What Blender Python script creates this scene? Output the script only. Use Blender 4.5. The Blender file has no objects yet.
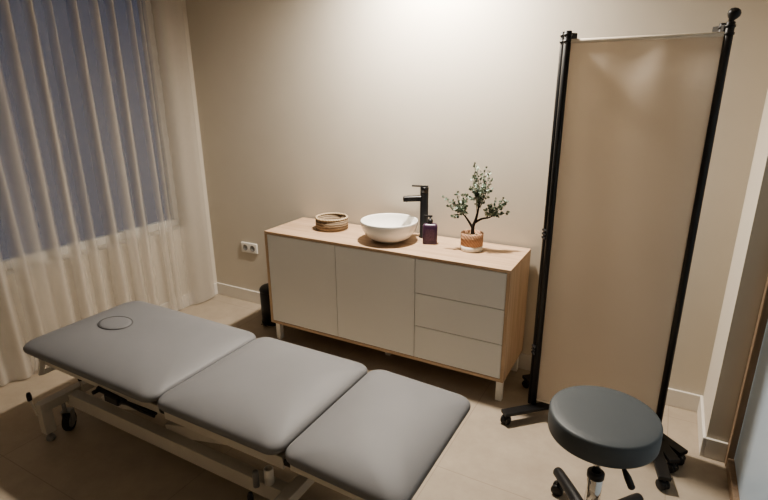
import bpy, bmesh, math, random
from mathutils import Vector, Matrix
PI = math.pi
sc = bpy.context.scene
COL = bpy.context.collection
random.seed(7)

# ------------------------------------------------------------------ camera
F_PX, PIT, YAW, ROLL = 513.445, 0.307486, 0.505633, -0.00674
CAM = Vector((2.16819, -2.79794, 1.62337))
c_, s_ = math.cos(YAW), math.sin(YAW)
fwd = Vector((-s_, c_, 0)); rgt = Vector((c_, s_, 0)); up = Vector((0, 0, 1))
Fv = fwd * math.cos(PIT) - up * math.sin(PIT)
Uv = fwd * math.sin(PIT) + up * math.cos(PIT)
Rv = rgt * math.cos(ROLL) + Uv * math.sin(ROLL)
Uv = Uv * math.cos(ROLL) - rgt * math.sin(ROLL)
cd = bpy.data.cameras.new('camera'); cam = bpy.data.objects.new('camera', cd); COL.objects.link(cam)
cd.sensor_fit = 'HORIZONTAL'; cd.sensor_width = 36; cd.lens = F_PX / 768 * 36; cd.clip_start = 0.02
M = Matrix((Rv, Uv, -Fv)).transposed().to_4x4(); M.translation = CAM
cam.matrix_world = M
sc.camera = cam
sc.view_settings.view_transform = 'AgX'
sc.view_settings.look = 'AgX - Medium High Contrast'
sc.view_settings.exposure = 0.55

# ------------------------------------------------------------------ materials
def lin(c):
    return tuple((x / 12.92 if x <= 0.04045 else ((x + 0.055) / 1.055) ** 2.4) for x in c)
def S(r, g, b): return lin((r / 255, g / 255, b / 255))

def mat(name, color, rough=0.5, metal=0.0, spec=0.5, noise=0.0, nscale=8.0, bump=0.0, bscale=60.0, coat=0.0):
    m = bpy.data.materials.new(name); m.use_nodes = True
    nt = m.node_tree; N = nt.nodes; L = nt.links
    b = N['Principled BSDF']
    b.inputs['Base Color'].default_value = (*color, 1); b.inputs['Roughness'].default_value = rough
    b.inputs['Metallic'].default_value = metal; b.inputs['Specular IOR Level'].default_value = spec
    b.inputs['Coat Weight'].default_value = coat
    tc = N.new('ShaderNodeTexCoord')
    if noise > 0:
        n = N.new('ShaderNodeTexNoise'); n.inputs['Scale'].default_value = nscale; n.inputs['Detail'].default_value = 6
        L.new(tc.outputs['Object'], n.inputs['Vector'])
        r = N.new('ShaderNodeValToRGB')
        r.color_ramp.elements[0].color = (*[x * (1 - noise) for x in color], 1)
        r.color_ramp.elements[1].color = (*[min(1, x * (1 + noise)) for x in color], 1)
        r.color_ramp.elements[0].position = .3; r.color_ramp.elements[1].position = .7
        L.new(n.outputs['Fac'], r.inputs['Fac']); L.new(r.outputs['Color'], b.inputs['Base Color'])
    if bump > 0:
        n2 = N.new('ShaderNodeTexNoise'); n2.inputs['Scale'].default_value = bscale; n2.inputs['Detail'].default_value = 3
        L.new(tc.outputs['Object'], n2.inputs['Vector'])
        bp = N.new('ShaderNodeBump'); bp.inputs['Strength'].default_value = bump; bp.inputs['Distance'].default_value = 0.004
        L.new(n2.outputs['Fac'], bp.inputs['Height']); L.new(bp.outputs['Normal'], b.inputs['Normal'])
    return m

def oak(name, along, k=1.0):
    m = bpy.data.materials.new(name); m.use_nodes = True
    nt = m.node_tree; N = nt.nodes; L = nt.links; b = N['Principled BSDF']
    tc = N.new('ShaderNodeTexCoord'); mp = N.new('ShaderNodeMapping')
    sc_ = [26.0, 26.0, 26.0]; sc_['xyz'.index(along)] = 1.3
    mp.inputs['Scale'].default_value = sc_
    L.new(tc.outputs['Object'], mp.inputs['Vector'])
    n = N.new('ShaderNodeTexNoise'); n.inputs['Scale'].default_value = 1.6; n.inputs['Detail'].default_value = 8
    n.inputs['Roughness'].default_value = .65; n.inputs['Distortion'].default_value = .6
    L.new(mp.outputs['Vector'], n.inputs['Vector'])
    r = N.new('ShaderNodeValToRGB'); e = r.color_ramp.elements
    e[0].position = .25; e[0].color = (.37 * k, .25 * k, .158 * k, 1); e[1].position = .72; e[1].color = (.58 * k, .43 * k, .305 * k, 1)
    x = e.new(.5); x.color = (.48 * k, .34 * k, .23 * k, 1)
    L.new(n.outputs['Fac'], r.inputs['Fac']); L.new(r.outputs['Color'], b.inputs['Base Color'])
    b.inputs['Roughness'].default_value = .5
    bp = N.new('ShaderNodeBump'); bp.inputs['Strength'].default_value = .12; bp.inputs['Distance'].default_value = .002
    L.new(n.outputs['Fac'], bp.inputs['Height']); L.new(bp.outputs['Normal'], b.inputs['Normal'])
    return m

def floor_mat():
    m = bpy.data.materials.new('porcelain_tile'); m.use_nodes = True
    nt = m.node_tree; N = nt.nodes; L = nt.links; b = N['Principled BSDF']
    tc = N.new('ShaderNodeTexCoord')
    mp = N.new('ShaderNodeMapping'); mp.inputs['Location'].default_value = (.35, .12, 0)
    L.new(tc.outputs['Object'], mp.inputs['Vector'])
    br = N.new('ShaderNodeTexBrick'); br.offset = 0.0; br.squash = 1.0
    br.inputs['Scale'].default_value = 1.0; br.inputs['Brick Width'].default_value = 0.9; br.inputs['Row Height'].default_value = 0.9
    br.inputs['Mortar Size'].default_value = 0.0022; br.inputs['Mortar Smooth'].default_value = .3
    L.new(mp.outputs['Vector'], br.inputs['Vector'])
    n = N.new('ShaderNodeTexNoise'); n.inputs['Scale'].default_value = 5; n.inputs['Detail'].default_value = 9; n.inputs['Roughness'].default_value = .7
    L.new(tc.outputs['Object'], n.inputs['Vector'])
    r = N.new('ShaderNodeValToRGB'); e = r.color_ramp.elements
    e[0].position = .3; e[0].color = (.355, .297, .23, 1); e[1].position = .72; e[1].color = (.445, .378, .30, 1)
    L.new(n.outputs['Fac'], r.inputs['Fac'])
    mx = N.new('ShaderNodeMix'); mx.data_type = 'RGBA'
    L.new(br.outputs['Fac'], mx.inputs['Factor']); L.new(r.outputs['Color'], mx.inputs['A'])
    mx.inputs['B'].default_value = (.31, .26, .205, 1)
    L.new(mx.outputs['Result'], b.inputs['Base Color'])
    b.inputs['Roughness'].default_value = .55; b.inputs['Specular IOR Level'].default_value = .35
    return m

def sheer_mat():
    m = bpy.data.materials.new('sheer_curtain'); m.use_nodes = True
    nt = m.node_tree; N = nt.nodes; L = nt.links
    N.remove(N['Principled BSDF']); out = N['Material Output']
    d = N.new('ShaderNodeBsdfDiffuse'); t = N.new('ShaderNodeBsdfTranslucent'); tr = N.new('ShaderNodeBsdfTransparent')
    d.inputs['Color'].default_value = (.62, .57, .505, 1); t.inputs['Color'].default_value = (.62, .57, .505, 1)
    m1 = N.new('ShaderNodeMixShader'); m1.inputs[0].default_value = .3
    L.new(d.outputs[0], m1.inputs[1]); L.new(t.outputs[0], m1.inputs[2])
    at = N.new('ShaderNodeAttribute'); at.attribute_name = 'gather'
    tc = N.new('ShaderNodeTexCoord'); mp = N.new('ShaderNodeMapping'); mp.inputs['Scale'].default_value = (1, 1, .6)
    n = N.new('ShaderNodeTexNoise'); n.inputs['Scale'].default_value = 30; n.inputs['Detail'].default_value = 4
    L.new(tc.outputs['Object'], mp.inputs['Vector']); L.new(mp.outputs['Vector'], n.inputs['Vector'])
    ma = N.new('ShaderNodeMath'); ma.operation = 'MULTIPLY_ADD'; ma.inputs[1].default_value = .06; ma.inputs[2].default_value = -.03
    L.new(n.outputs['Fac'], ma.inputs[0])
    ad = N.new('ShaderNodeMath'); ad.operation = 'ADD'; ad.use_clamp = True
    L.new(ma.outputs[0], ad.inputs[0]); L.new(at.outputs['Fac'], ad.inputs[1])
    m2 = N.new('ShaderNodeMixShader')
    L.new(ad.outputs[0], m2.inputs[0]); L.new(tr.outputs[0], m2.inputs[1]); L.new(m1.outputs[0], m2.inputs[2])
    L.new(m2.outputs[0], out.inputs['Surface'])
    return m

def cloth_mat():
    m = bpy.data.materials.new('screen_fabric'); m.use_nodes = True
    nt = m.node_tree; N = nt.nodes; L = nt.links
    N.remove(N['Principled BSDF']); out = N['Material Output']
    d = N.new('ShaderNodeBsdfDiffuse'); t = N.new('ShaderNodeBsdfTranslucent')
    tc = N.new('ShaderNodeTexCoord'); n = N.new('ShaderNodeTexNoise'); n.inputs['Scale'].default_value = 3; n.inputs['Detail'].default_value = 2
    L.new(tc.outputs['Object'], n.inputs['Vector'])
    r = N.new('ShaderNodeValToRGB'); e = r.color_ramp.elements
    e[0].position = .3; e[0].color = (.70, .625, .54, 1); e[1].position = .7; e[1].color = (.74, .665, .58, 1)
    L.new(n.outputs['Fac'], r.inputs['Fac'])
    L.new(r.outputs['Color'], d.inputs['Color']); t.inputs['Color'].default_value = (.86, .79, .70, 1)
    mx = N.new('ShaderNodeMixShader'); mx.inputs[0].default_value = .48
    L.new(d.outputs[0], mx.inputs[1]); L.new(t.outputs[0], mx.inputs[2]); L.new(mx.outputs[0], out.inputs['Surface'])
    return m

def glass_mat():
    m = bpy.data.materials.new('window_glass'); m.use_nodes = True
    nt = m.node_tree; N = nt.nodes; L = nt.links
    N.remove(N['Principled BSDF']); out = N['Material Output']
    tr = N.new('ShaderNodeBsdfTransparent'); tr.inputs[0].default_value = (.86, .9, .95, 1)
    g = N.new('ShaderNodeBsdfGlossy'); g.inputs['Roughness'].default_value = .02
    fr = N.new('ShaderNodeFresnel'); fr.inputs[0].default_value = 1.12
    mx = N.new('ShaderNodeMixShader')
    L.new(fr.outputs[0], mx.inputs[0]); L.new(tr.outputs[0], mx.inputs[1]); L.new(g.outputs[0], mx.inputs[2])
    L.new(mx.outputs[0], out.inputs['Surface'])
    return m

def weave_mat(name, c0, c1, kind, scale):
    """banded straw (kind 'BANDS') or diagonal woven pattern (kind 'DIAG')"""
    m = bpy.data.materials.new(name); m.use_nodes = True
    nt = m.node_tree; N = nt.nodes; L = nt.links; b = N['Principled BSDF']
    tc = N.new('ShaderNodeTexCoord')
    w = N.new('ShaderNodeTexWave'); w.wave_type = 'BANDS'; w.bands_direction = 'Z' if kind == 'BANDS' else 'DIAGONAL'
    w.inputs['Scale'].default_value = scale; w.inputs['Distortion'].default_value = 2.5 if kind == 'BANDS' else 3
    w.inputs['Detail'].default_value = 3; w.inputs['Detail Scale'].default_value = 2.5
    L.new(tc.outputs['Object'], w.inputs['Vector'])
    r = N.new('ShaderNodeValToRGB'); r.color_ramp.elements[0].color = (*c0, 1); r.color_ramp.elements[1].color = (*c1, 1)
    L.new(w.outputs['Fac'], r.inputs['Fac']); L.new(r.outputs['Color'], b.inputs['Base Color'])
    bp = N.new('ShaderNodeBump'); bp.inputs['Strength'].default_value = .5; bp.inputs['Distance'].default_value = .003
    L.new(w.outputs['Fac'], bp.inputs['Height']); L.new(bp.outputs['Normal'], b.inputs['Normal'])
    b.inputs['Roughness'].default_value = .8
    return m

WALL = mat('wall_paint', (.62, .572, .495), .9, spec=.2, noise=.02, nscale=3, bump=.05, bscale=180)
CEIL = mat('ceiling_paint', (.78, .75, .70), .9, spec=.2, noise=.01, bump=.04, bscale=150)
BASE = mat('baseboard_paint', (.70, .665, .61), .5, noise=.01)
FLOOR = floor_mat()
OAKX = oak('oak_worktop', 'x'); OAKZ = oak('oak_side', 'z')
LACQ = mat('white_lacquer', (.72, .715, .69), .4, noise=.008, nscale=2)
WHITE = mat('white_metal', (.78, .755, .70), .38, noise=.015)
CREAM = mat('cream_steel', (.56, .525, .465), .42, noise=.03, nscale=12)
BLACK = mat('black_steel', (.006, .006, .007), .42, noise=.1)
BLKPL = mat('black_plastic', (.013, .013, .014), .45, noise=.15, bump=.05)
RUBBER = mat('rubber', (.02, .02, .02), .8, noise=.15)
CHROME = mat('chrome', (.75, .74, .72), .1, metal=1, noise=.02)
GREYPL = mat('grey_plastic', (.25, .245, .235), .5, noise=.05)
LEATH = mat('grey_upholstery', (.188, .189, .196), .55, spec=.3, noise=.025, nscale=5, bump=.06, bscale=420)
LEATHU = mat('grey_upholstery_seam', (.095, .094, .095), .6, noise=.05)
LEATHD = mat('dark_grey_upholstery', (.074, .085, .093), .5, spec=.4, noise=.03, nscale=6, bump=.06, bscale=420)
PLY = mat('cushion_backing_board', (.03, .029, .028), .7, noise=.1)
SHEER = sheer_mat(); CLOTH = cloth_mat(); GLASS = glass_mat()
HEM = mat('screen_hem_cloth', (.74, .66, .55), .85, noise=.03, nscale=30)
CERAM = mat('white_ceramic', (.86, .845, .81), .12, noise=.005, coat=.4)
TAPB = mat('matte_black_tap', (.008, .008, .009), .35, noise=.08)
PURPLE = mat('purple_bottle_plastic', (.055, .026, .058), .3, noise=.3, nscale=35)
BASKET = weave_mat('woven_straw', (.13, .095, .062), (.31, .235, .16), 'BANDS', 20)
RIM = weave_mat('straw_rim', (.34, .26, .17), (.52, .42, .30), 'DIAG', 28)
TERRA = weave_mat('terracotta_weave', (.30, .165, .10), (.50, .31, .20), 'DIAG', 32)
POTW = mat('white_glaze', (.80, .76, .68), .4, noise=.02)
PEBBLE = mat('white_gravel', (.68, .52, .38), .9, noise=.3, nscale=150, bump=.8, bscale=220)
BARK = mat('dark_bark', (.022, .016, .012), .85, noise=.4, nscale=60, bump=.6, bscale=140)
LEAF = mat('grey_green_leaf', (.12, .175, .125), .5, noise=.4, nscale=45)
LEAFP = mat('pale_leaf', (.36, .43, .35), .5, noise=.3, nscale=45)
FRAMEW = mat('white_window_frame', (.72, .70, .66), .4, noise=.01)
JAMBW = oak('oak_door_jamb', 'z', .55)
BLUE = mat('pale_blue_frosted_glass', (.51, .62, .74), .35, spec=.5, noise=.02, nscale=1.5)
GAP = mat('shadow_gap_inlay', (.05, .045, .04), .8, noise=.05)

# ------------------------------------------------------------------ mesh helpers
class MB:
    def __init__(s): s.bm = bmesh.new(); s.mats = []; s.cur = 0
    def use(s, m):
        if m not in s.mats: s.mats.append(m)
        s.cur = s.mats.index(m); return s
    def _face(s, vs):
        try:
            f = s.bm.faces.new(vs); f.material_index = s.cur; f.smooth = True; return f
        except ValueError: return None
    def box(s, x0, x1, y0, y1, z0, z1, bev=0.0, seg=2, M=None):
        t = bmesh.new()
        bmesh.ops.create_cube(t, size=1)
        for v in t.verts:
            v.co = Vector((x0 + (v.co.x + .5) * (x1 - x0), y0 + (v.co.y + .5) * (y1 - y0), z0 + (v.co.z + .5) * (z1 - z0)))
        if bev > 0: bmesh.ops.bevel(t, geom=list(t.edges), offset=bev, segments=seg, profile=.5, affect='EDGES')
        if M is not None: bmesh.ops.transform(t, matrix=M, verts=t.verts)
        s._merge(t, smooth=False); return s
    def bar(s, a, b, w, h, bev=.003, upv=(0, 0, 1)):
        """rectangular bar from a to b; w across, h along upv"""
        a = Vector(a); b = Vector(b); d = b - a; l = d.length; d.normalize()
        u = Vector(upv); r = d.cross(u).normalized(); u = r.cross(d).normalized()
        M = Matrix((d, r, u)).transposed().to_4x4(); M.translation = a
        return s.box(0, l, -w / 2, w / 2, -h / 2, h / 2, bev, 2, M)
    def _merge(s, t, smooth=True):
        mp = {v: s.bm.verts.new(v.co) for v in t.verts}
        for f in t.faces:
            g = s._face([mp[v] for v in f.verts])
            if g: g.smooth = smooth or False
        t.free()
    def lathe(s, prof, cen=(0, 0, 0), n=40, M=None, closed=False):
        """prof: (r,z) list around z; ends with r=0 collapse"""
        cen = Vector(cen); rings = []
        tf = (lambda p: (M @ p) + cen) if M is not None else (lambda p: p + cen)
        for r, z in prof:
            if r < 1e-6: rings.append([s.bm.verts.new(tf(Vector((0, 0, z))))])
            else: rings.append([s.bm.verts.new(tf(Vector((r * math.cos(2 * PI * i / n), r * math.sin(2 * PI * i / n), z)))) for i in range(n)])
        pairs = list(zip(rings, rings[1:]))
        if closed: pairs.append((rings[-1], rings[0]))
        for a, b in pairs:
            for i in range(n):
                j = (i + 1) % n
                if len(a) == 1 and len(b) == 1: continue
                if len(a) == 1: s._face([a[0], b[j], b[i]])
                elif len(b) == 1: s._face([a[i], a[j], b[0]])
                else: s._face([a[i], a[j], b[j], b[i]])
        return s
    def cyl(s, a, b, r, n=20, r2=None, bev=.0015):
        a = Vector(a); b = Vector(b); d = b - a; l = d.length
        M = d.to_track_quat('Z', 'Y').to_matrix()
        r2 = r if r2 is None else r2; e = min(bev, l * .3, r * .4, r2 * .4)
        return s.lathe([(0, 0), (r - e, 0), (r, e), (r2, l - e), (r2 - e, l), (0, l)], a, n, M)
    def tube(s, pts, r, n=10, radii=None):
        pts = [Vector(p) for p in pts]; rings = []
        prev = None
        for i, p in enumerate(pts):
            d = (pts[min(i + 1, len(pts) - 1)] - pts[max(i - 1, 0)]).normalized()
            if prev is None: prev = d.orthogonal().normalized()
            u = (prev - d * prev.dot(d)).normalized(); prev = u; v = d.cross(u)
            rr = radii[i] if radii else r
            rings.append([s.bm.verts.new(p + (u * math.cos(2 * PI * k / n) + v * math.sin(2 * PI * k / n)) * rr) for k in range(n)])
        for a, b in zip(rings, rings[1:]):
            for i in range(n): s._face([a[i], a[(i + 1) % n], b[(i + 1) % n], b[i]])
        s._face(list(reversed(rings[0]))); s._face(rings[-1]); return s
    def rloft(s, prof, hx, hy, r, cen=(0, 0, 0), n=8, M=None, rk=-.6):
        """stack of rounded rectangles: prof = (inset, z)"""
        cen = Vector(cen); rings = []
        for d, z in prof:
            a, b = hx - d, hy - d; rr = max(min(r + d * rk, a, b), .0004); ring = []
            for qx, qy, a0 in ((1, 1, 0), (-1, 1, PI / 2), (-1, -1, PI), (1, -1, 1.5 * PI)):
                for k in range(n + 1):
                    t = a0 + k / n * PI / 2
                    p = Vector((qx * (a - rr) + rr * math.cos(t), qy * (b - rr) + rr * math.sin(t), z))
                    ring.append(s.bm.verts.new((M @ p if M is not None else p) + cen))
            rings.append(ring)
        m = len(rings[0])
        for a, b in zip(rings, rings[1:]):
            for i in range(m): s._face([a[i], a[(i + 1) % m], b[(i + 1) % m], b[i]])
        s._face(list(reversed(rings[0]))); s._face(rings[-1]); return s
    def build(s, name, m, parent=None, recalc=True):
        if recalc: bmesh.ops.recalc_face_normals(s.bm, faces=s.bm.faces)
        me = bpy.data.meshes.new(name); s.bm.to_mesh(me); s.bm.free()
        for k in (s.mats or [m]): me.materials.append(k)
        o = bpy.data.objects.new(name, me); COL.objects.link(o)
        if parent is not None: parent_keep(o, parent)
        return o

def parent_keep(o, p):
    o.parent = p; o.matrix_parent_inverse = Matrix.Translation(world_loc(p)).inverted()
def world_loc(p):
    return WL.get(p.name, Vector((0, 0, 0)))
WL = {}
def thing(name, label, cat, loc, group=None):
    o = bpy.data.objects.new(name, None); COL.objects.link(o); o.location = loc; o.empty_display_size = .1
    WL[o.name] = Vector(loc)
    o['label'] = label; o['category'] = cat
    if group: o['group'] = group
    return o
def tag(o, label, cat, group=None):
    o['label'] = label; o['category'] = cat
    if group: o['group'] = group
    return o
def struct(name, mb, m):
    o = mb.build(name, m); o['kind'] = 'structure'; return o
# the window wall is not quite square to the back wall
TURN = Matrix.Translation((-0.958, 0, 0)) @ Matrix.Rotation(math.radians(-2.6), 4, 'Z') @ Matrix.Translation((0.958, 0, 0))
def turned(mb):
    bmesh.ops.transform(mb.bm, matrix=TURN, verts=mb.bm.verts); return mb

# ------------------------------------------------------------------ room shell
XL, XR, YB, YR, ZC = -0.958, 2.494, 0.0, -0.37, 2.6
X2 = 2.66; YF = -3.7
struct('floor', MB().box(XL - .5, X2 + .15, YF - .1, .15, -.1, 0), FLOOR)
struct('ceiling', MB().box(XL - .5, X2 + .15, YF - .1, .15, ZC, ZC + .1), CEIL)
struct('wall_back', MB().box(XL - .5, X2 + .15, 0, .15, 0, ZC), WALL)
struct('wall_front', MB().box(XL - .5, X2 + .15, YF - .12, YF, 0, ZC), WALL)
# left wall with window opening
WY0, WY1, WZ0, WZ1 = -2.75, -.20, .62, 2.38
lw = MB()
lw.box(XL - .25, XL, YF - .05, WY0, 0, ZC).box(XL - .25, XL, WY1, 0, 0, ZC)
lw.box(XL - .25, XL, WY0, WY1, 0, WZ0).box(XL - .25, XL, WY0, WY1, WZ1, ZC)
struct('wall_left', turned(lw), WALL)
# right-hand return pier and the wall behind the door
struct('wall_right', MB().box(XR, X2 + .15, YR, 0, 0, ZC).box(X2, X2 + .15, YF, -2.3, 0, ZC).box(X2, X2 + .15, -2.3, YR, 2.2, ZC).box(X2 + .02, X2 + .15, -2.3, YR, 0, 2.2), WALL)
# window: frame, glass
wx = XL - .10
wf = MB()
wf.box(wx - .06, wx, WY0, WY1, WZ0, WZ0 + .05, .004).box(wx - .06, wx, WY0, WY1, WZ1 - .05, WZ1, .004)
wf.box(wx - .06, wx, WY0, WY0 + .05, WZ0 + .05, WZ1 - .05, .004).box(wx - .06, wx, WY1 - .05, WY1, WZ0 + .05, WZ1 - .05, .004)
wf.box(wx - .06, wx, -1.52, -1.44, WZ0 + .05, WZ1 - .05, .004)
win = struct('window_1', turned(wf), FRAMEW)
turned(MB().box(wx - .034, wx - .028, WY0 + .04, WY1 - .04, WZ0 + .04, WZ1 - .04)).build('pane', GLASS, win)
# baseboards
BH = .098
def bb(name, *boxes):
    m = MB()
    for b in boxes: m.box(*b, .003)
    return struct(name, turned(m) if name == 'baseboard_left' else m, BASE)
bb('baseboard_back', (XL, XR, -.014, 0, 0, BH))
bb('baseboard_left', (XL, XL + .014, YF, -.014, 0, BH))
bb('baseboard_right', (XR - .014, XR, YR - .014, -.014, 0, BH), (XR, 2.578, YR - .014, YR, 0, BH))
# door on the right: oak frame with a pale blue frosted leaf
d = MB()
d.box(2.578, X2 + .02, YR - .045, YR - .0005, 0, 2.16, .003)
d.box(2.578, X2 + .02, -2.3, -2.255, 0, 2.16, .003)
d.box(2.578, X2 + .02, -2.255, YR - .045, 2.115, 2.16, .003)
d.box(2.582, X2 + .02, -2.255, YR - .045, 0, .05, .003)
door = struct('door_1', d, JAMBW)
MB().box(2.604, 2.632, -2.255, YR - .045, .05, 2.115, .002).build('door_leaf', BLUE, door)

# ------------------------------------------------------------------ curtain
def curtain():
    rnd = random.Random(5)
    bm = bmesh.new()
    pl = []
    for y, A, w, dn in ((-.40, .018, .012, .55), (-.484, .036, .016, .8), (-.61, .042, .018, 1), (-.705, .034, .013, .95), (-.835, .046, .018, 1),
                        (-.963, .032, .012, .8), (-1.067, .046, .019, 1), (-1.184, .036, .015, .9), (-1.30, .04, .018, .9), (-1.40, .032, .014, .9),
                        (-1.53, .045, .018, 1), (-1.63, .034, .014, .9), (-1.76, .045, .018, 1), (-1.88, .034, .014, .9), (-2.0, .045, .018, 1),
                        (-2.13, .034, .014, .9), (-2.25, .045, .018, 1), (-2.4, .034, .014, .9), (-2.53, .045, .018, 1), (-2.66, .034, .014, .9)):
        pl.append((y, A, w, rnd.uniform(-.014, .020), dn * rnd.uniform(.75, 1), rnd.uniform(.45, 1.0)))
    y0, y1, z0, z1 = -.075, -2.9, .012, 2.57
    ny, nz = 640, 44
    lay = bm.verts.layers.float.new('gather')
    V = []
    for j in range(nz + 1):
        t = j / nz; z = z0 + (z1 - z0) * t; row = []
        lo = (1 - t)
        for i in range(ny + 1):
            yy = y0 + (y1 - y0) * i / ny
            x = 0.014 * math.sin(yy * 9 + 1.2) * (.35 + lo) + .008 * math.sin(yy * 21 + 2 * t) * (.3 + lo)
            g = .0
            for (py, A, w, dr, dn, sf) in pl:
                pyz = py + dr * lo * 1.5; ww = w * (.85 + .75 * lo)
                q = (yy - pyz) / ww
                if q < 0: q *= sf
                if abs(q) < 4:
                    e = math.exp(-q * q); x += A * e * (1 - .25 * lo); g = max(g, dn * e)
            k = min(1, max(0, (yy + .34) / .14)); k = k * k * (3 - 2 * k)   # flat return panel at the corner
            u = min(1, max(0, (yy + .34) / .265))
            x = x * (1 - k) + k * (.022 * math.sin(u * PI) + .004 * math.sin(u * 9)); g = g * (1 - k) + .8 * k
            v = bm.verts.new(TURN @ Vector((XL + .050 + x, yy, z))); v[lay] = min(.97, .33 + .60 * g)
            row.append(v)
        V.append(row)
    for j in range(nz):
        for i in range(ny):
            f = bm.faces.new((V[j][i], V[j + 1][i], V[j + 1][i + 1], V[j][i + 1])); f.smooth = True
    me = bpy.data.meshes.new('curtain'); bm.to_mesh(me); bm.free(); me.materials.append(SHEER)
    o = bpy.data.objects.new('curtain', me); COL.objects.link(o)
    tag(o, 'floor-length sheer cream pleated curtain hanging in front of the window', 'curtain')
curtain()

# ------------------------------------------------------------------ sideboard
W, D, H, ZB = 1.565, .4227, .76, .1275
CX = -.014
sb = thing('sideboard', 'long oak-framed sideboard with white doors and drawers on white legs', 'sideboard', (W / 2, -D / 2, 0))
gp = -.003 - .014   # back stays clear of the baseboard
T = .018
MB().box(CX, W, -D, gp, H - T, H, .0015).build('top', OAKX, sb)
MB().box(CX, CX + T, -D, gp, ZB, H - T, .001).build('side_panel', OAKZ, sb)
MB().box(W - T, W, -D, gp, ZB, H - T, .001).build('side_panel', OAKZ, sb)
MB().box(CX + T, W - T, -D, gp, ZB, ZB + T, .001).build('bottom_panel', OAKX, sb)
MB().box(CX + T, W - T, gp - .012, gp, ZB + T, H - T).build('back_panel', LACQ, sb)
for xx in (W / 3 , 2 * W / 3):
    MB().box(xx - .009, xx + .009, -D + .03, gp - .013, ZB + T, H - T).build('divider', LACQ, sb)
g = .0016
xs = [CX + T + g, W / 3, 2 * W / 3, W - T - g]
zb, zt = ZB + T + g, H - T - .003
for k in range(2):
    MB().box(xs[k] + g * (k > 0), xs[k + 1] - g, -D + .002, -D + .020, zb, zt, .0012).build('door', LACQ, sb)
hz = (zt - zb) / 3
for k in range(3):
    MB().box(xs[2] + g, xs[3], -D + .002, -D + .020, zb + k * hz + (g if k else 0), zb + (k + 1) * hz - (g if k < 2 else 0), .0012).build('drawer', LACQ, sb)
for lx, ly in ((.006, -D + .02), (W - .043, -D + .022), (.006, -.06), (W - .05, -.06), (.76, -.25)):
    MB().box(lx, lx + .034, ly, ly + .034, 0, ZB, .002).box(lx - .008, lx + .042, ly - .006, ly + .04, ZB - .006, ZB, .001).build('leg', WHITE, sb)

# ------------------------------------------------------------------ things on the sideboard
# vessel sink
bx, by = .786, -.236
R_ = .168
outer = [(0, H), (.058, H), (.066, H + .003)]
for k in range(1, 13):
    t = k / 12; outer.append((.066 + (R_ - .066) * math.sin(t * PI / 2) ** .9, H + .003 + .117 * (1 - math.cos(t * PI / 2)) ** .85))
inner = [(r - .008 if k else 0, z + .010) for k, (r, z) in enumerate(outer)]
inner[-1] = (R_ - .007, H + .119)
prof = outer + [(R_ - .001, H + .1235), (R_ - .0035, H + .1245), (R_ - .006, H + .1235)] + list(reversed([(r, z) for r, z in inner if z < H + .118])) 
prof[-1] = (0, H + .012)
bowl = MB().lathe(prof, (bx, by, 0), 64).build('vessel_sink', CERAM)
tag(bowl, 'round white ceramic vessel sink bowl on the oak sideboard top', 'sink')
MB().lathe([(0, .0), (.02, .0), (.021, .003), (.016, .005), (0, .005)], (bx, by, H + .0125), 24).build('drain', CHROME, bowl)

# tall basin mixer
tx, ty = .938, -.082
tp = thing('basin_tap', 'tall matte black mixer tap standing behind the white bowl', 'tap', (tx, ty, H))
MB().lathe([(0, 0), (.030, 0), (.030, .004), (.0245, .006), (.0245, .268), (.0235, .270), (0, .270)], (tx, ty, H), 28).build('column', TAPB, tp)
sp = MB()
dv = Vector((-.9, -.38, 0)).normalized()
ang = math.atan2(dv.y, dv.x)
Mx = Matrix.Translation((tx, ty, H + .238)) @ Matrix.Rotation(ang, 4, 'Z')
sp.box(.014, .125, -.019, .019, -.016, .016, .006, 3, Mx @ Matrix.Rotation(math.radians(3), 4, 'Y'))
sp.build('spout', TAPB, tp)
MB().lathe([(0, 0), (.010, 0), (.010, .004), (0, .004)], Mx @ Vector((.110, 0, -.0255)), 16).build('aerator', CHROME, tp)
hd = MB()
hd.lathe([(0, .272), (.0245, .272), (.0245, .302), (.023, .305), (0, .305)], (tx, ty, H), 28)
hd.box(-.012, .085, -.013, .013, .3055, .312, .002, 2, Matrix.Translation((tx, ty, H)) @ Matrix.Rotation(ang, 4, 'Z') @ Matrix.Rotation(math.radians(-2), 4, 'Y'))
hd.build('lever_handle', TAPB, tp)

# soap dispenser
sx, sy = 1.026, -.188
so = thing('soap_dispenser', 'squat purple soap bottle with black pump beside the tap', 'soap bottle', (sx, sy, H))
Rz = Matrix.Rotation(math.radians(22), 3, 'Z')
MB().rloft([(.006, 0), (.001, .003), (0, .008), (0, .104), (.003, .113), (.010, .119), (.018, .121)], .042, .023, .012, (sx, sy, H), 6, Rz).build('bottle', PURPLE, so)
LAB = mat('bottle_label_print', (.085, .043, .083), .4, noise=.4, nscale=160)
MB().box(-.025, .025, -.0237, -.0228, .024, .090, 0, 1, Matrix.Translation((sx, sy, H)) @ Rz.to_4x4()).build('label', LAB, so)
pm = MB()
pm.lathe([(0, .121), (.0145, .121), (.0145, .140), (.012, .144), (.0055, .145), (.0055, .158), (0, .158)], (sx, sy, H), 20)
pm.box(-.036, .012, -.0065, .0065, .158, .168, .003, 2, Matrix.Translation((sx, sy, H)) @ Matrix.Rotation(math.radians(15), 4, 'Z'))
pm.build('pump', BLKPL, so)

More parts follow.
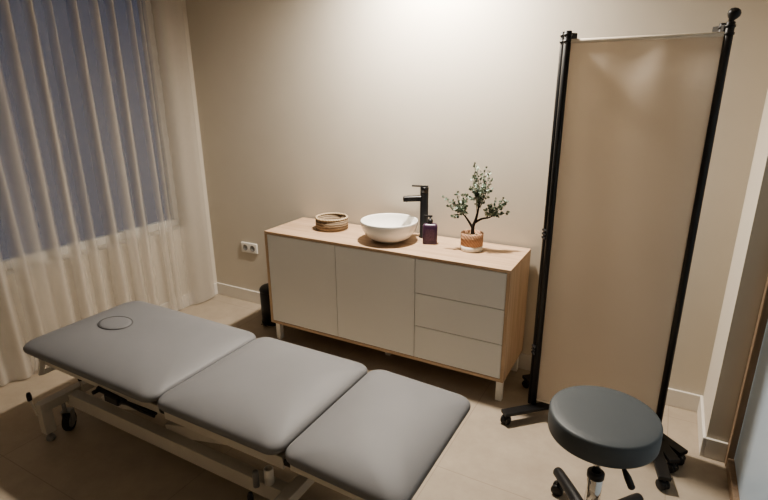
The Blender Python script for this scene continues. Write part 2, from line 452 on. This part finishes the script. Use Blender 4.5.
# basket
kx, ky, kr, kh = .335, -.172, .103, .074
bk = thing('woven_basket', 'small round woven straw basket left of the white bowl', 'basket', (kx, ky, H))
MB().lathe([(0, 0), (kr - .006, 0), (kr, .004), (kr + .001, kh * .5), (kr, kh - .004), (kr - .010, kh - .004), (kr - .010, .008), (0, .008)], (kx, ky, H), 56).build('body', BASKET, bk)
rm = [(kr - .005 + .008 * math.cos(a), kh + .001 + .0065 * math.sin(a)) for a in [2 * PI * k / 10 for k in range(10)]]
MB().lathe(rm, (kx, ky, H), 56, closed=True).build('rim', RIM, bk)

# potted bonsai
px, py = 1.278, -.190
pt = thing('potted_bonsai', 'little grey-green bonsai tree in a two-tone terracotta and white pot', 'potted plant', (px, py, H))
pr, ph = .061, .100
MB().lathe([(pr * .95, .030), (pr, .030), (pr + .001, ph - .002), (pr - .002, ph), (pr - .007, ph), (pr - .008, ph - .02), (0, ph - .02)], (px, py, H), 44).build('pot', TERRA, pt)
MB().lathe([(0, 0), (pr - .005, 0), (pr - .001, .004), (pr + .0005, .0299), (pr * .9, .0299), (0, .0299)], (px, py, H), 44).build('pot_base', POTW, pt)
MB().lathe([(pr - .008, ph - .019), (pr * .6, ph - .012), (0, ph - .009)], (px, py, H), 36).build('gravel', PEBBLE, pt)
tz = H + ph - .012
rnd = random.Random(11)
CV = {}
def V3(x, y, z): return Vector((px + x, py + y, tz + z))
def curve(pts, n=9):
    out = []
    P = [pts[0]] + pts + [pts[-1]]
    for i in range(1, len(P) - 2):
        for k in range(n):
            t = k / n; a, b, c, d2 = P[i - 1], P[i], P[i + 1], P[i + 2]
            out.append(.5 * ((2 * b) + (c - a) * t + (2 * a - 5 * b + 4 * c - d2) * t * t + (3 * b - a - 3 * c + d2) * t ** 3))
    out.append(P[-2]); return out
# image-right at this spot is mostly +x with a little +y
trunk = MB()
main = curve([V3(.004, 0, 0), V3(.003, 0, .045), V3(.018, .004, .095), V3(.028, .006, .17), V3(.022, .0, .245)])
left = curve([V3(.003, 0, .035), V3(-.022, -.006, .075), V3(-.045, -.012, .105), V3(-.075, -.018, .13)])
right = curve([V3(.010, .002, .068), V3(.045, .016, .09), V3(.082, .030, .098), V3(.105, .038, .115)])
trunk.tube(main, .01, 10, [.0115 - .0095 * i / (len(main) - 1) for i in range(len(main))])
trunk.tube(left, .01, 8, [.008 - .006 * i / (len(left) - 1) for i in range(len(left))])
trunk.tube(right, .01, 8, [.0078 - .006 * i / (len(right) - 1) for i in range(len(right))])
twigs = []
def twig(a, b, r=.0016):
    mid = (a + b) / 2 + Vector((rnd.uniform(-.006, .006), rnd.uniform(-.006, .006), rnd.uniform(-.004, .006)))
    c = curve([a, mid, b], 6); trunk.tube(c, r, 5, [r * (1 - .6 * i / (len(c) - 1)) for i in range(len(c))]); twigs.append(c)
for base, tips in (
    (left, [(-.155, -.055, .205), (-.125, -.05, .155), (-.115, -.02, .185), (-.085, -.03, .225), (-.06, .01, .215), (-.10, -.045, .10), (-.045, -.03, .185), (-.07, -.04, .15), (-.05, .02, .15), (-.035, .0, .21), (-.09, .0, .14)]),
    (main, [(-.02, .02, .31), (.0, -.01, .385), (.008, .01, .365), (.055, .0, .365), (.075, .02, .35), (.085, .02, .305), (.06, -.02, .28), (.03, .02, .335), (-.015, -.02, .26), (.07, .03, .24), (.0, .03, .23), (.02, -.03, .29), (.045, .03, .26), (.095, .0, .255), (.04, -.02, .23), (-.02, .01, .20), (.015, .02, .25), (.05, .01, .31), (.0, .0, .32)]),
    (right, [(.145, .055, .205), (.165, .06, .185), (.17, .065, .13), (.135, .03, .165), (.11, .05, .19), (.10, .01, .15), (.145, .06, .12), (.085, .02, .17), (.12, .02, .13), (.095, .04, .135), (.07, .0, .145)])):
    for tip in tips:
        k = rnd.randint(len(base) // 2, len(base) - 1); twig(base[k], V3(*tip))
trunk.build('trunk', BARK, pt)
lf = MB()
def leaf(p, d, size, m):
    lf.use(m)
    d = d.normalized(); u = d.orthogonal().normalized(); u = Matrix.Rotation(rnd.uniform(0, 2 * PI), 3, d) @ u; n = d.cross(u)
    prof = [(0, 0), (.25, .30), (.55, .40), (.85, .22), (1, 0)]
    L_ = [lf.bm.verts.new(p + d * (t * size) + u * (w * size) + n * (.12 * size * math.sin(t * PI))) for t, w in prof]
    R2 = [lf.bm.verts.new(p + d * (t * size) - u * (w * size) + n * (.12 * size * math.sin(t * PI))) for t, w in prof[1:-1]]
    C2 = [lf.bm.verts.new(p + d * (t * size) + n * (.05 * size)) for t, w in prof[1:-1]]
    lf._face([L_[0], L_[1], C2[0]]); lf._face([L_[0], C2[0], R2[0]])
    for i in range(2):
        lf._face([L_[i + 1], L_[i + 2], C2[i + 1], C2[i]]); lf._face([C2[i], C2[i + 1], R2[i + 1], R2[i]])
    lf._face([L_[3], L_[4], C2[2]]); lf._face([C2[2], L_[4], R2[2]])
for c in twigs:
    n = 22
    for k in range(n):
        t = .25 + .75 * k / (n - 1); f = t * (len(c) - 1); i = min(int(f), len(c) - 2); p = c[i].lerp(c[i + 1], f - i)
        ax = (c[i + 1] - c[i]).normalized()
        d = ax * .6 + Vector((rnd.gauss(0, 1), rnd.gauss(0, 1), rnd.gauss(0, 1))).normalized() + Vector((0, 0, .15))
        leaf(p + Vector((rnd.gauss(0, .002), rnd.gauss(0, .002), rnd.gauss(0, .002))), d, rnd.uniform(.012, .019), LEAFP if rnd.random() < .42 else LEAF)
fo = lf.build('foliage', LEAF, pt, recalc=False)

# ------------------------------------------------------------------ double wall socket
sk = thing('wall_socket', 'double white power socket on the wall left of the sideboard', 'power socket', (-.56, 0, .452))
MB().rloft([(0, 0), (0, .007), (.003, .010), (.006, .0105)], .080, .0405, .008, (-.56, 0, .452), 5, Matrix.Rotation(PI / 2, 3, 'X')).build('plate', WHITE, sk)
for k in (-1, 1):
    o = MB()
    Mr = Matrix.Rotation(PI / 2, 3, 'X')
    o.lathe([(.024, .011), (.022, .012), (.0195, .011), (.0195, .0106), (0, .0106)], (-.56 + k * .0365, 0, .452), 24, Mr)
    ou = o.build('outlet', GREYPL, sk)
    pn = MB()
    for e in (-1, 1): pn.cyl((-.56 + k * .0365 + e * .0095, -.0107, .452), (-.56 + k * .0365 + e * .0095, -.0125, .452), .003, 10)
    pn.build('pin_hole', BLKPL, ou)

# ------------------------------------------------------------------ pedal bin
qx, qy, qr, qh = -.190, -.190, .092, .275
bn = thing('pedal_bin', 'slim black pedal bin on the floor left of the sideboard', 'bin', (qx, qy, 0))
MB().lathe([(0, .012), (qr - .006, .012), (qr - .002, .016), (qr, qh - .035), (qr - .003, qh - .032), (0, qh - .032)], (qx, qy, 0), 44).build('body', BLKPL, bn)
MB().lathe([(0, 0), (qr - .002, 0), (qr + .002, .003), (qr + .002, .012), (qr - .004, .0118), (0, .0118)], (qx, qy, 0), 44).build('base_ring', RUBBER, bn)
MB().lathe([(0, qh - .031), (qr + .001, qh - .031), (qr + .002, qh - .022), (qr - .006, qh - .008), (qr * .6, qh), (0, qh + .003)], (qx, qy, 0), 44).build('lid', BLKPL, bn)
MB().box(qx - .022, qx + .022, qy - qr - .035, qy - qr + .01, .013, .020, .003).build('pedal', BLKPL, bn)

# ------------------------------------------------------------------ treatment table
Y0, Y1 = -1.728, -1.092
ym = (Y0 + Y1) / 2; hy = (Y1 - Y0) / 2
tb = thing('treatment_table', 'grey upholstered three-section treatment table on a cream wheeled steel frame', 'treatment table', (.6, ym, 0))
ZK = .430
CP = [(.030, .0), (.012, .001), (.004, .006), (.0005, .014), (0, .021), (.001, .028), (.004, .034), (.010, .040), (.018, .045), (.03, .0505), (.045, .0562), (.065, .062), (.09, .0675), (.12, .0722), (.15, .0755), (.18, .0772), (.205, .0777)]
def cushion(x0, x1, r, z_, M3=None, name='cushion'):
    o = MB().rloft(CP, (x1 - x0) / 2, hy, r, ((x0 + x1) / 2, ym, z_), 10, M3, .55).build(name, LEATH, tb)
    MB().rloft([(.035, -.012), (.035, .002)], (x1 - x0) / 2, hy, .05, ((x0 + x1) / 2, ym, z_), 6, M3).build('backing_board', PLY, o)
    return o
hc = cushion(-.418, .527, .06, ZK, None, 'head_cushion')
mc = cushion(.533, 1.161, .055, ZK, None, 'middle_cushion')
lc = cushion(1.167, 1.628, .055, ZK - .008, Matrix.Rotation(math.radians(2.3), 3, 'Y'), 'leg_cushion')
# oval face-hole plug, sitting in the head cushion, with its seam
fx, fy, fz = -.138, -1.405, ZK + .0777
fp = MB()
def oval(prof, sxx=.078, syy=.057):
    return [(r, z) for r, z in prof]
So = Matrix.Diagonal((1, .74, 1))
fp.lathe([(.090, -.004), (.089, .0022), (.080, .0050), (.06, .0066), (.03, .007), (0, .007)], (fx, fy, fz), 48, So)
fpo = fp.build('face_hole_plug', LEATH, hc)
sm = [(.0925 + .0030 * math.cos(a), .0016 + .0028 * math.sin(a)) for a in [2 * PI * k / 8 for k in range(8)]]
MB().lathe(sm, (fx, fy, fz), 48, So, closed=True).build('seam', LEATHU, fpo)
# upper frame carrying the cushions
uf = MB()
for yy in (Y0 + .055, Y1 - .055):
    uf.bar((-.30, yy, .393), (.515, yy, .393), .03, .036)
    uf.bar((.545, yy, .387), (1.15, yy, .387), .03, .05)
    uf.bar((1.18, yy, .387), (1.55, yy, .376), .03, .03)
for xx in (-.285, .50, .53, .56, 1.135, 1.164, 1.195, 1.54):  # middle bars at both cushion joints are added to block light leaking through
    uf.bar((xx, Y0 + .06, .39 if xx < 1.15 else .386 - (xx - 1.18) * .03), (xx, Y1 - .06, .39 if xx < 1.15 else .386 - (xx - 1.18) * .03), .03, .028)
uf.build('cushion_frame', CREAM, tb)
for yy in (Y0 + .05, Y1 - .05):
    for xx in (.529, 1.163):
        MB().cyl((xx, yy - .012, .397), (xx, yy + .03, .397), .010, 16).bar((xx - .03, yy, .388), (xx + .03, yy, .388), .010, .024).build('hinge', BLKPL, tb)
# head-end bracket handle
hb = MB()
hb.bar((-.295, Y0 + .035, .410), (-.335, Y0 + .035, .315), .026, .012)
hb.bar((-.335, Y0 + .035, .320), (-.335, Y1 - .035, .320), .012, .022)
hb.bar((-.295, Y1 - .035, .410), (-.335, Y1 - .035, .315), .026, .012)
hb.build('head_end_rail', WHITE, tb)
# base
XA, XB = -.275, 1.115
bs = MB()
for yy in (-1.612, -1.30):
    bs.bar((XA, yy, .166), (XB, yy, .166), .05, .068)
for xx in (XA, XB):
    bs.bar((xx, -1.755, .186), (xx, -1.145, .186), .05, .045)
    for yy in (-1.742, -1.158):
        bs.bar((xx, yy, .045), (xx, yy, .207), .05, .046, .004, (1, 0, 0))
bs.build('base_frame', CREAM, tb)
for xx in (XA, XB):
    for yy in (-1.742, -1.158):
        MB().lathe([(0, 0), (.018, 0), (.020, .004), (.019, .018), (.014, .024), (.010, .026), (.010, .046), (0, .046)], (xx, yy, 0), 20).build('levelling_foot', GREYPL, tb)
def caster(x, y, a, r=.047, par=tb, top=.165):
    c = MB()
    Mz = Matrix.Translation((x, y, 0)) @ Matrix.Rotation(a, 4, 'Z')
    for e in (-1, 1): c.box(-.022, .016, e * .021 - .002, e * .021 + .002, r * .75, r * 2 + .012, .001, 1, Mz)
    c.box(-.022, .022, -.023, .023, r * 2 + .010, r * 2 + .016, .001, 1, Mz)
    c.cyl(Mz @ Vector((.018, 0, r * 2 + .014)), Mz @ Vector((.018, 0, top)), .009, 12)
    co = c.build('caster_fork', GREYPL, par)
    Mw = (Matrix.Rotation(a, 3, 'Z') @ Matrix.Rotation(PI / 2, 3, 'X'))
    w = MB().lathe([(.0, -.013), (r - .012, -.013), (r - .010, -.016), (r - .003, -.015), (r, -.010), (r, .010), (r - .003, .015), (r - .010, .016), (r - .012, .013), (0, .013)], Mz @ Vector((0, 0, r)), 32, Mw)
    w.build('wheel', RUBBER, co)
    MB().lathe([(0, -.0185), (.014, -.0185), (r - .014, -.0135), (r - .014, .0135), (.014, .0185), (0, .0185)], Mz @ Vector((0, 0, r)), 24, Mw).build('hub', GREYPL, co)
for xx in (XA + .006, XB - .01):
    for yy in (-1.648, -1.25):
        caster(xx, yy, math.radians(-55))
# brake levers with black grips
for xx, yy, dx in ((XA + .028, -1.786, -.045), (XA + .03, -1.57, -.0), (XB - .035, -1.76, -.03), (XB - .03, -1.14, -.03)):
    l = MB().cyl((xx, yy, .17), (xx + dx, yy, .262), .0055, 12).build('brake_lever', CREAM, tb)
    MB().lathe([(0, 0), (.008, .001), (.0105, .008), (.011, .03), (.008, .042), (0, .046)], (xx + dx * .85, yy, .238), 16).build('grip', BLKPL, l)
# lift: two pairs of parallelogram arms, actuator
la = MB()
for yy in (-1.575, -1.335):
    la.bar((-.05, yy, .190), (.55, yy, .345), .028, .06)
    la.bar((.40, yy, .190), (1.03, yy, .345), .028, .06)
la.build('lift_arm', CREAM, tb)
for yy in (-1.575, -1.335): MB().bar((-.08, yy, .360), (1.12, yy, .360), .03, .03).build('lift_rail', CREAM, tb)
MB().cyl((.2, -1.455, .215), (.56, -1.455, .30), .03, 24).cyl((.56, -1.455, .30), (.82, -1.455, .352), .014, 16).build('actuator', GREYPL, tb)
for xx in (.33, .85): MB().bar((xx, -1.60, .29), (xx, -1.31, .29), .04, .04).build('cross_shaft', CREAM, tb)
# gas strut of the head section near the hinge, and the adjuster lever
gs = MB()
gs.cyl((.12, -1.69, .375), (.30, -1.69, .366), .012, 16).cyl((.30, -1.69, .366), (.50, -1.69, .372), .006, 12)
gs.cyl((.14, -1.70, .378), (.14, -1.728, .378), .009, 12)
gs.box(.19, .28, -1.712, -1.69, .345, .378, .004)
gs.tube(curve([Vector((.28, -1.702, .36)), Vector((.36, -1.715, .385)), Vector((.44, -1.712, .378)), Vector((.50, -1.70, .365))]), .006, 8)
gs.build('head_adjuster', BLACK, tb)
# open steel socket and peg at the foot end
MB().lathe([(0, .21), (.018, .21), (.018, .275), (.017, .277), (.013, .277), (.012, .274), (.012, .215), (0, .215)], (1.025, -1.632, 0), 24).build('accessory_socket', WHITE, tb)
MB().lathe([(0, .20), (.012, .20), (.012, .262), (.009, .268), (0, .269)], (.985, -1.66, 0), 20).build('locking_peg', GREYPL, tb)

# ------------------------------------------------------------------ folding screen
fs = thing('folding_screen', 'black-framed beige fabric folding screen on casters in front of the wall', 'folding screen', (2.01, -.43, 0))
POLES = [((1.733, -.440), (2.293, -.452)), ((1.711, -.410), (2.272, -.410))]
ZT = 1.838
for n_, (a, b) in enumerate(POLES):
    for x, y in (a, b):
        r = .0145 if n_ == 0 else .0125
        o = MB().lathe([(0, .05), (r, .05), (r, ZT - .002), (r - .002, ZT), (0, ZT)], (x, y, 0), 24).build('pole', BLACK, fs)
        for z in ((ZT - .02, ZT - .045) if n_ < 2 else (ZT - .03,)):
            MB().lathe([(r - .001, z), (r + .003, z + .001), (r + .003, z + .009), (r - .001, z + .010)], (x, y, 0), 24).build('collar', BLACK, o)
    # fabric with a gentle belly, hung between the two poles
    A = Vector((a[0], a[1], 0)); B = Vector((b[0], b[1], 0)); dd = (B - A); L = dd.length; dd.normalize(); nn = Vector((dd.y, -dd.x, 0))
    f = MB(); nx, nz = 26, 50; G = []
    ztop, zbot = 1.797, .10
    for j in range(nz + 1):
        z = zbot + (ztop - zbot) * j / nz; row = []
        for i in range(nx + 1):
            t = i / nx; off = .003 * math.sin(PI * t) * math.sin(5 * z + n_) + .003 * math.sin(t * 11 + z * 2.2)* math.sin(PI * t)
            off += .004 * math.sin(t * 17) * math.exp(-(ztop - z) / .25) * math.sin(PI * t)
            row.append(f.bm.verts.new(A + dd * (.012 + (L - .024) * t) + nn * off + Vector((0, 0, z))))
        G.append(row)
    for j in range(nz):
        for i in range(nx): f._face([G[j][i], G[j][i + 1], G[j + 1][i + 1], G[j + 1][i]])
    fo_ = f.build('fabric_panel', CLOTH, fs, recalc=False)
    h = MB()
    h.cyl(A + dd * .014 + Vector((0, 0, ztop)), B - dd * .014 + Vector((0, 0, ztop)), .009, 14)
    h.build('top_hem', HEM, fo_)
    h = MB(); h.cyl(A + dd * .014 + Vector((0, 0, zbot)), B - dd * .014 + Vector((0, 0, zbot)), .007, 14); h.build('bottom_hem', HEM, fo_)
# hinge clips joining neighbouring poles
def clip(p, q, z):
    o = MB()
    for k in range(3):
        o.bar((p[0], p[1], z + k * .018), (q[0], q[1], z + k * .018), .042, .010, .003)
    o.build('hinge_clip', BLACK, fs)
for z in (.95, .35): clip(POLES[0][0], POLES[1][0], z)
MB().bar((2.285, -.435, ZT - .03), (2.250, -.37, ZT - .03), .022, .045).build('top_bracket', BLACK, fs)
MB().bar((1.72, -.40, ZT - .024), (1.752, -.362, ZT - .024), .018, .04).build('top_bracket', BLACK, fs)
MB().lathe([(0, -.004), (.009, -.002), (.010, .004), (.016, .010), (.021, .019), (.021, .029), (.016, .038), (.007, .042), (0, .043)], (2.292, -.454, ZT + .003), 24,
           Matrix.Rotation(math.radians(14), 3, 'Y')).build('knob', BLACK, fs)
# feet with casters
def foot(a, b, wheel_ends, w=.05):
    a = Vector((*a, .062)); b = Vector((*b, .062))
    o = MB().bar(a, b, w, .018, .003).build('foot', BLACK, fs)
    dv_ = (b - a).normalized()
    for e, p in (('a', a), ('b', b)):
        if e in wheel_ends:
            p2 = p + dv_ * (.016 if e == 'a' else -.016)
            an = math.atan2(dv_.y, dv_.x) + .5
            Mw = Matrix.Rotation(an, 3, 'Z') @ Matrix.Rotation(PI / 2, 3, 'X')
            c = MB()
            for s2 in (-1, 1):
                c.lathe([(0, -.007), (.019, -.007), (.0225, -.004), (.0225, .004), (.019, .007), (0, .007)], (p2.x, p2.y, .0225), 22, Mw @ Matrix.Translation((0, 0, s2 * .012)).to_3x3() if False else Mw)
                break
            off = Mw @ Vector((0, 0, .013))
            for s2 in (-1, 1):
                c.lathe([(0, -.007), (.019, -.007), (.0225, -.004), (.0225, .004), (.019, .007), (0, .007)], (p2.x + off.x * s2, p2.y + off.y * s2, .0225), 22, Mw)
            c.cyl((p2.x, p2.y, .030), (p2.x, p2.y, .056), .010, 12)
            c.build('caster', BLKPL, o)
foot((1.620, -.585), (1.815, -.395), 'a')
foot((1.632, -.180), (1.800, -.365), 'a')
foot((2.255, -.365), (2.410, -.495), 'b')
foot((2.275, -.415), (2.340, -.710), 'b')
foot((2.262, -.365), (2.375, -.575), 'b')

# ------------------------------------------------------------------ stool
ox, oy, oz = 2.098, -1.150, .574
st = thing('rolling_stool', 'round dark grey padded stool on a chrome column and black five-star base', 'stool', (ox, oy, 0))
rs = .1765
MB().lathe([(0, oz - .080), (rs - .008, oz - .080), (rs - .002, oz - .077), (rs, oz - .071), (rs + .001, oz - .040), (rs, oz - .009), (rs - .0025, oz - .003), (rs - .008, oz - .0005), (rs - .04, oz + .002), (rs * .5, oz + .005), (0, oz + .006)], (ox, oy, 0), 72).build('seat', LEATHD, st)
MB().lathe([(0, oz - .092), (rs - .05, oz - .092), (rs - .045, oz - .0805), (0, oz - .0805)], (ox, oy, 0), 40).build('seat_plate', BLKPL, st)
MB().lathe([(0, .30), (.0135, .30), (.0135, oz - .0925), (0, oz - .0925)], (ox, oy, 0), 24).build('gas_piston', CHROME, st)
MB().lathe([(0, .10), (.0255, .10), (.0255, .325), (.020, .327), (0, .327)], (ox, oy, 0), 32).build('column', CHROME, st)
MB().lathe([(.0256, .315), (.0290, .316), (.0290, .334), (.024, .339), (.0140, .339)], (ox, oy, 0), 32).build('collar', BLKPL, st)
MB().lathe([(0, .075), (.045, .075), (.048, .08), (.046, .125), (.034, .140), (0, .140)], (ox, oy, 0), 32).build('hub', BLKPL, st)
lv = MB()
lv.tube(curve([Vector((ox + .02, oy + .0, oz - .098)), Vector((2.165, -1.225, oz - .112)), Vector((2.19, -1.250, oz - .135)), Vector((2.214, -1.275, oz - .165))]), .008, 10, [.005 + .0065 * min(1, max(0, (k - 12) / 8)) for k in range(26)] + [.009, .004])
lv.build('height_lever', BLKPL, st)
for k in range(5):
    a = math.radians((57, 123, 197, 270, 342)[k])
    dx, dy = math.cos(a), math.sin(a)
    m = MB()
    pts = [Vector((ox + dx * r, oy + dy * r, z)) for r, z in ((.03, .114), (.09, .114), (.18, .106), (.262, .096), (.285, .090))]
    m.tube(curve(pts, 4), .02, 12, [.025 - .004 * i / 15 for i in range(15)] + [.0175, .0095])
    o = m.build('base_leg', BLKPL, st)
    c = MB(); an = a + .9
    Mw = Matrix.Rotation(an, 3, 'Z') @ Matrix.Rotation(PI / 2, 3, 'X'); off = Mw @ Vector((0, 0, .014))
    p2 = (ox + dx * .262, oy + dy * .262)
    for s2 in (-1, 1):
        c.lathe([(0, -.009), (.021, -.009), (.025, -.005), (.025, .005), (.021, .009), (0, .009)], (p2[0] + off.x * s2, p2[1] + off.y * s2, .025), 24, Mw)
    c.cyl((*p2, .035), (*p2, .085), .008, 12)
    c.build('caster', BLKPL, o)

# ------------------------------------------------------------------ light
def spot(name, loc, power, angle, blend, color, size=.05, rot=(0, 0, 0)):
    l = bpy.data.lights.new(name, 'SPOT'); l.energy = power; l.spot_size = math.radians(angle); l.spot_blend = blend
    l.color = color; l.shadow_soft_size = size
    o = bpy.data.objects.new(name, l); COL.objects.link(o); o.location = loc; o.rotation_euler = rot; return o
WARM = (1.0, .915, .805)
spot('downlight_key', (.98, -.30, 2.57), 238, 163, 1.0, WARM, .06)
# weak warm area fill, added below the ceiling to lift the ambient level
a = bpy.data.lights.new('ambient_fill', 'AREA'); a.shape = 'DISK'; a.size = .5; a.energy = 0.5; a.color = WARM
ao = bpy.data.objects.new('ambient_fill', a); COL.objects.link(ao); ao.location = (.6, -2.6, 2.58)
w = bpy.data.worlds.new('dusk'); sc.world = w; w.use_nodes = True
bg = w.node_tree.nodes['Background']; bg.inputs[0].default_value = (.16, .22, .36, 1); bg.inputs[1].default_value = .19
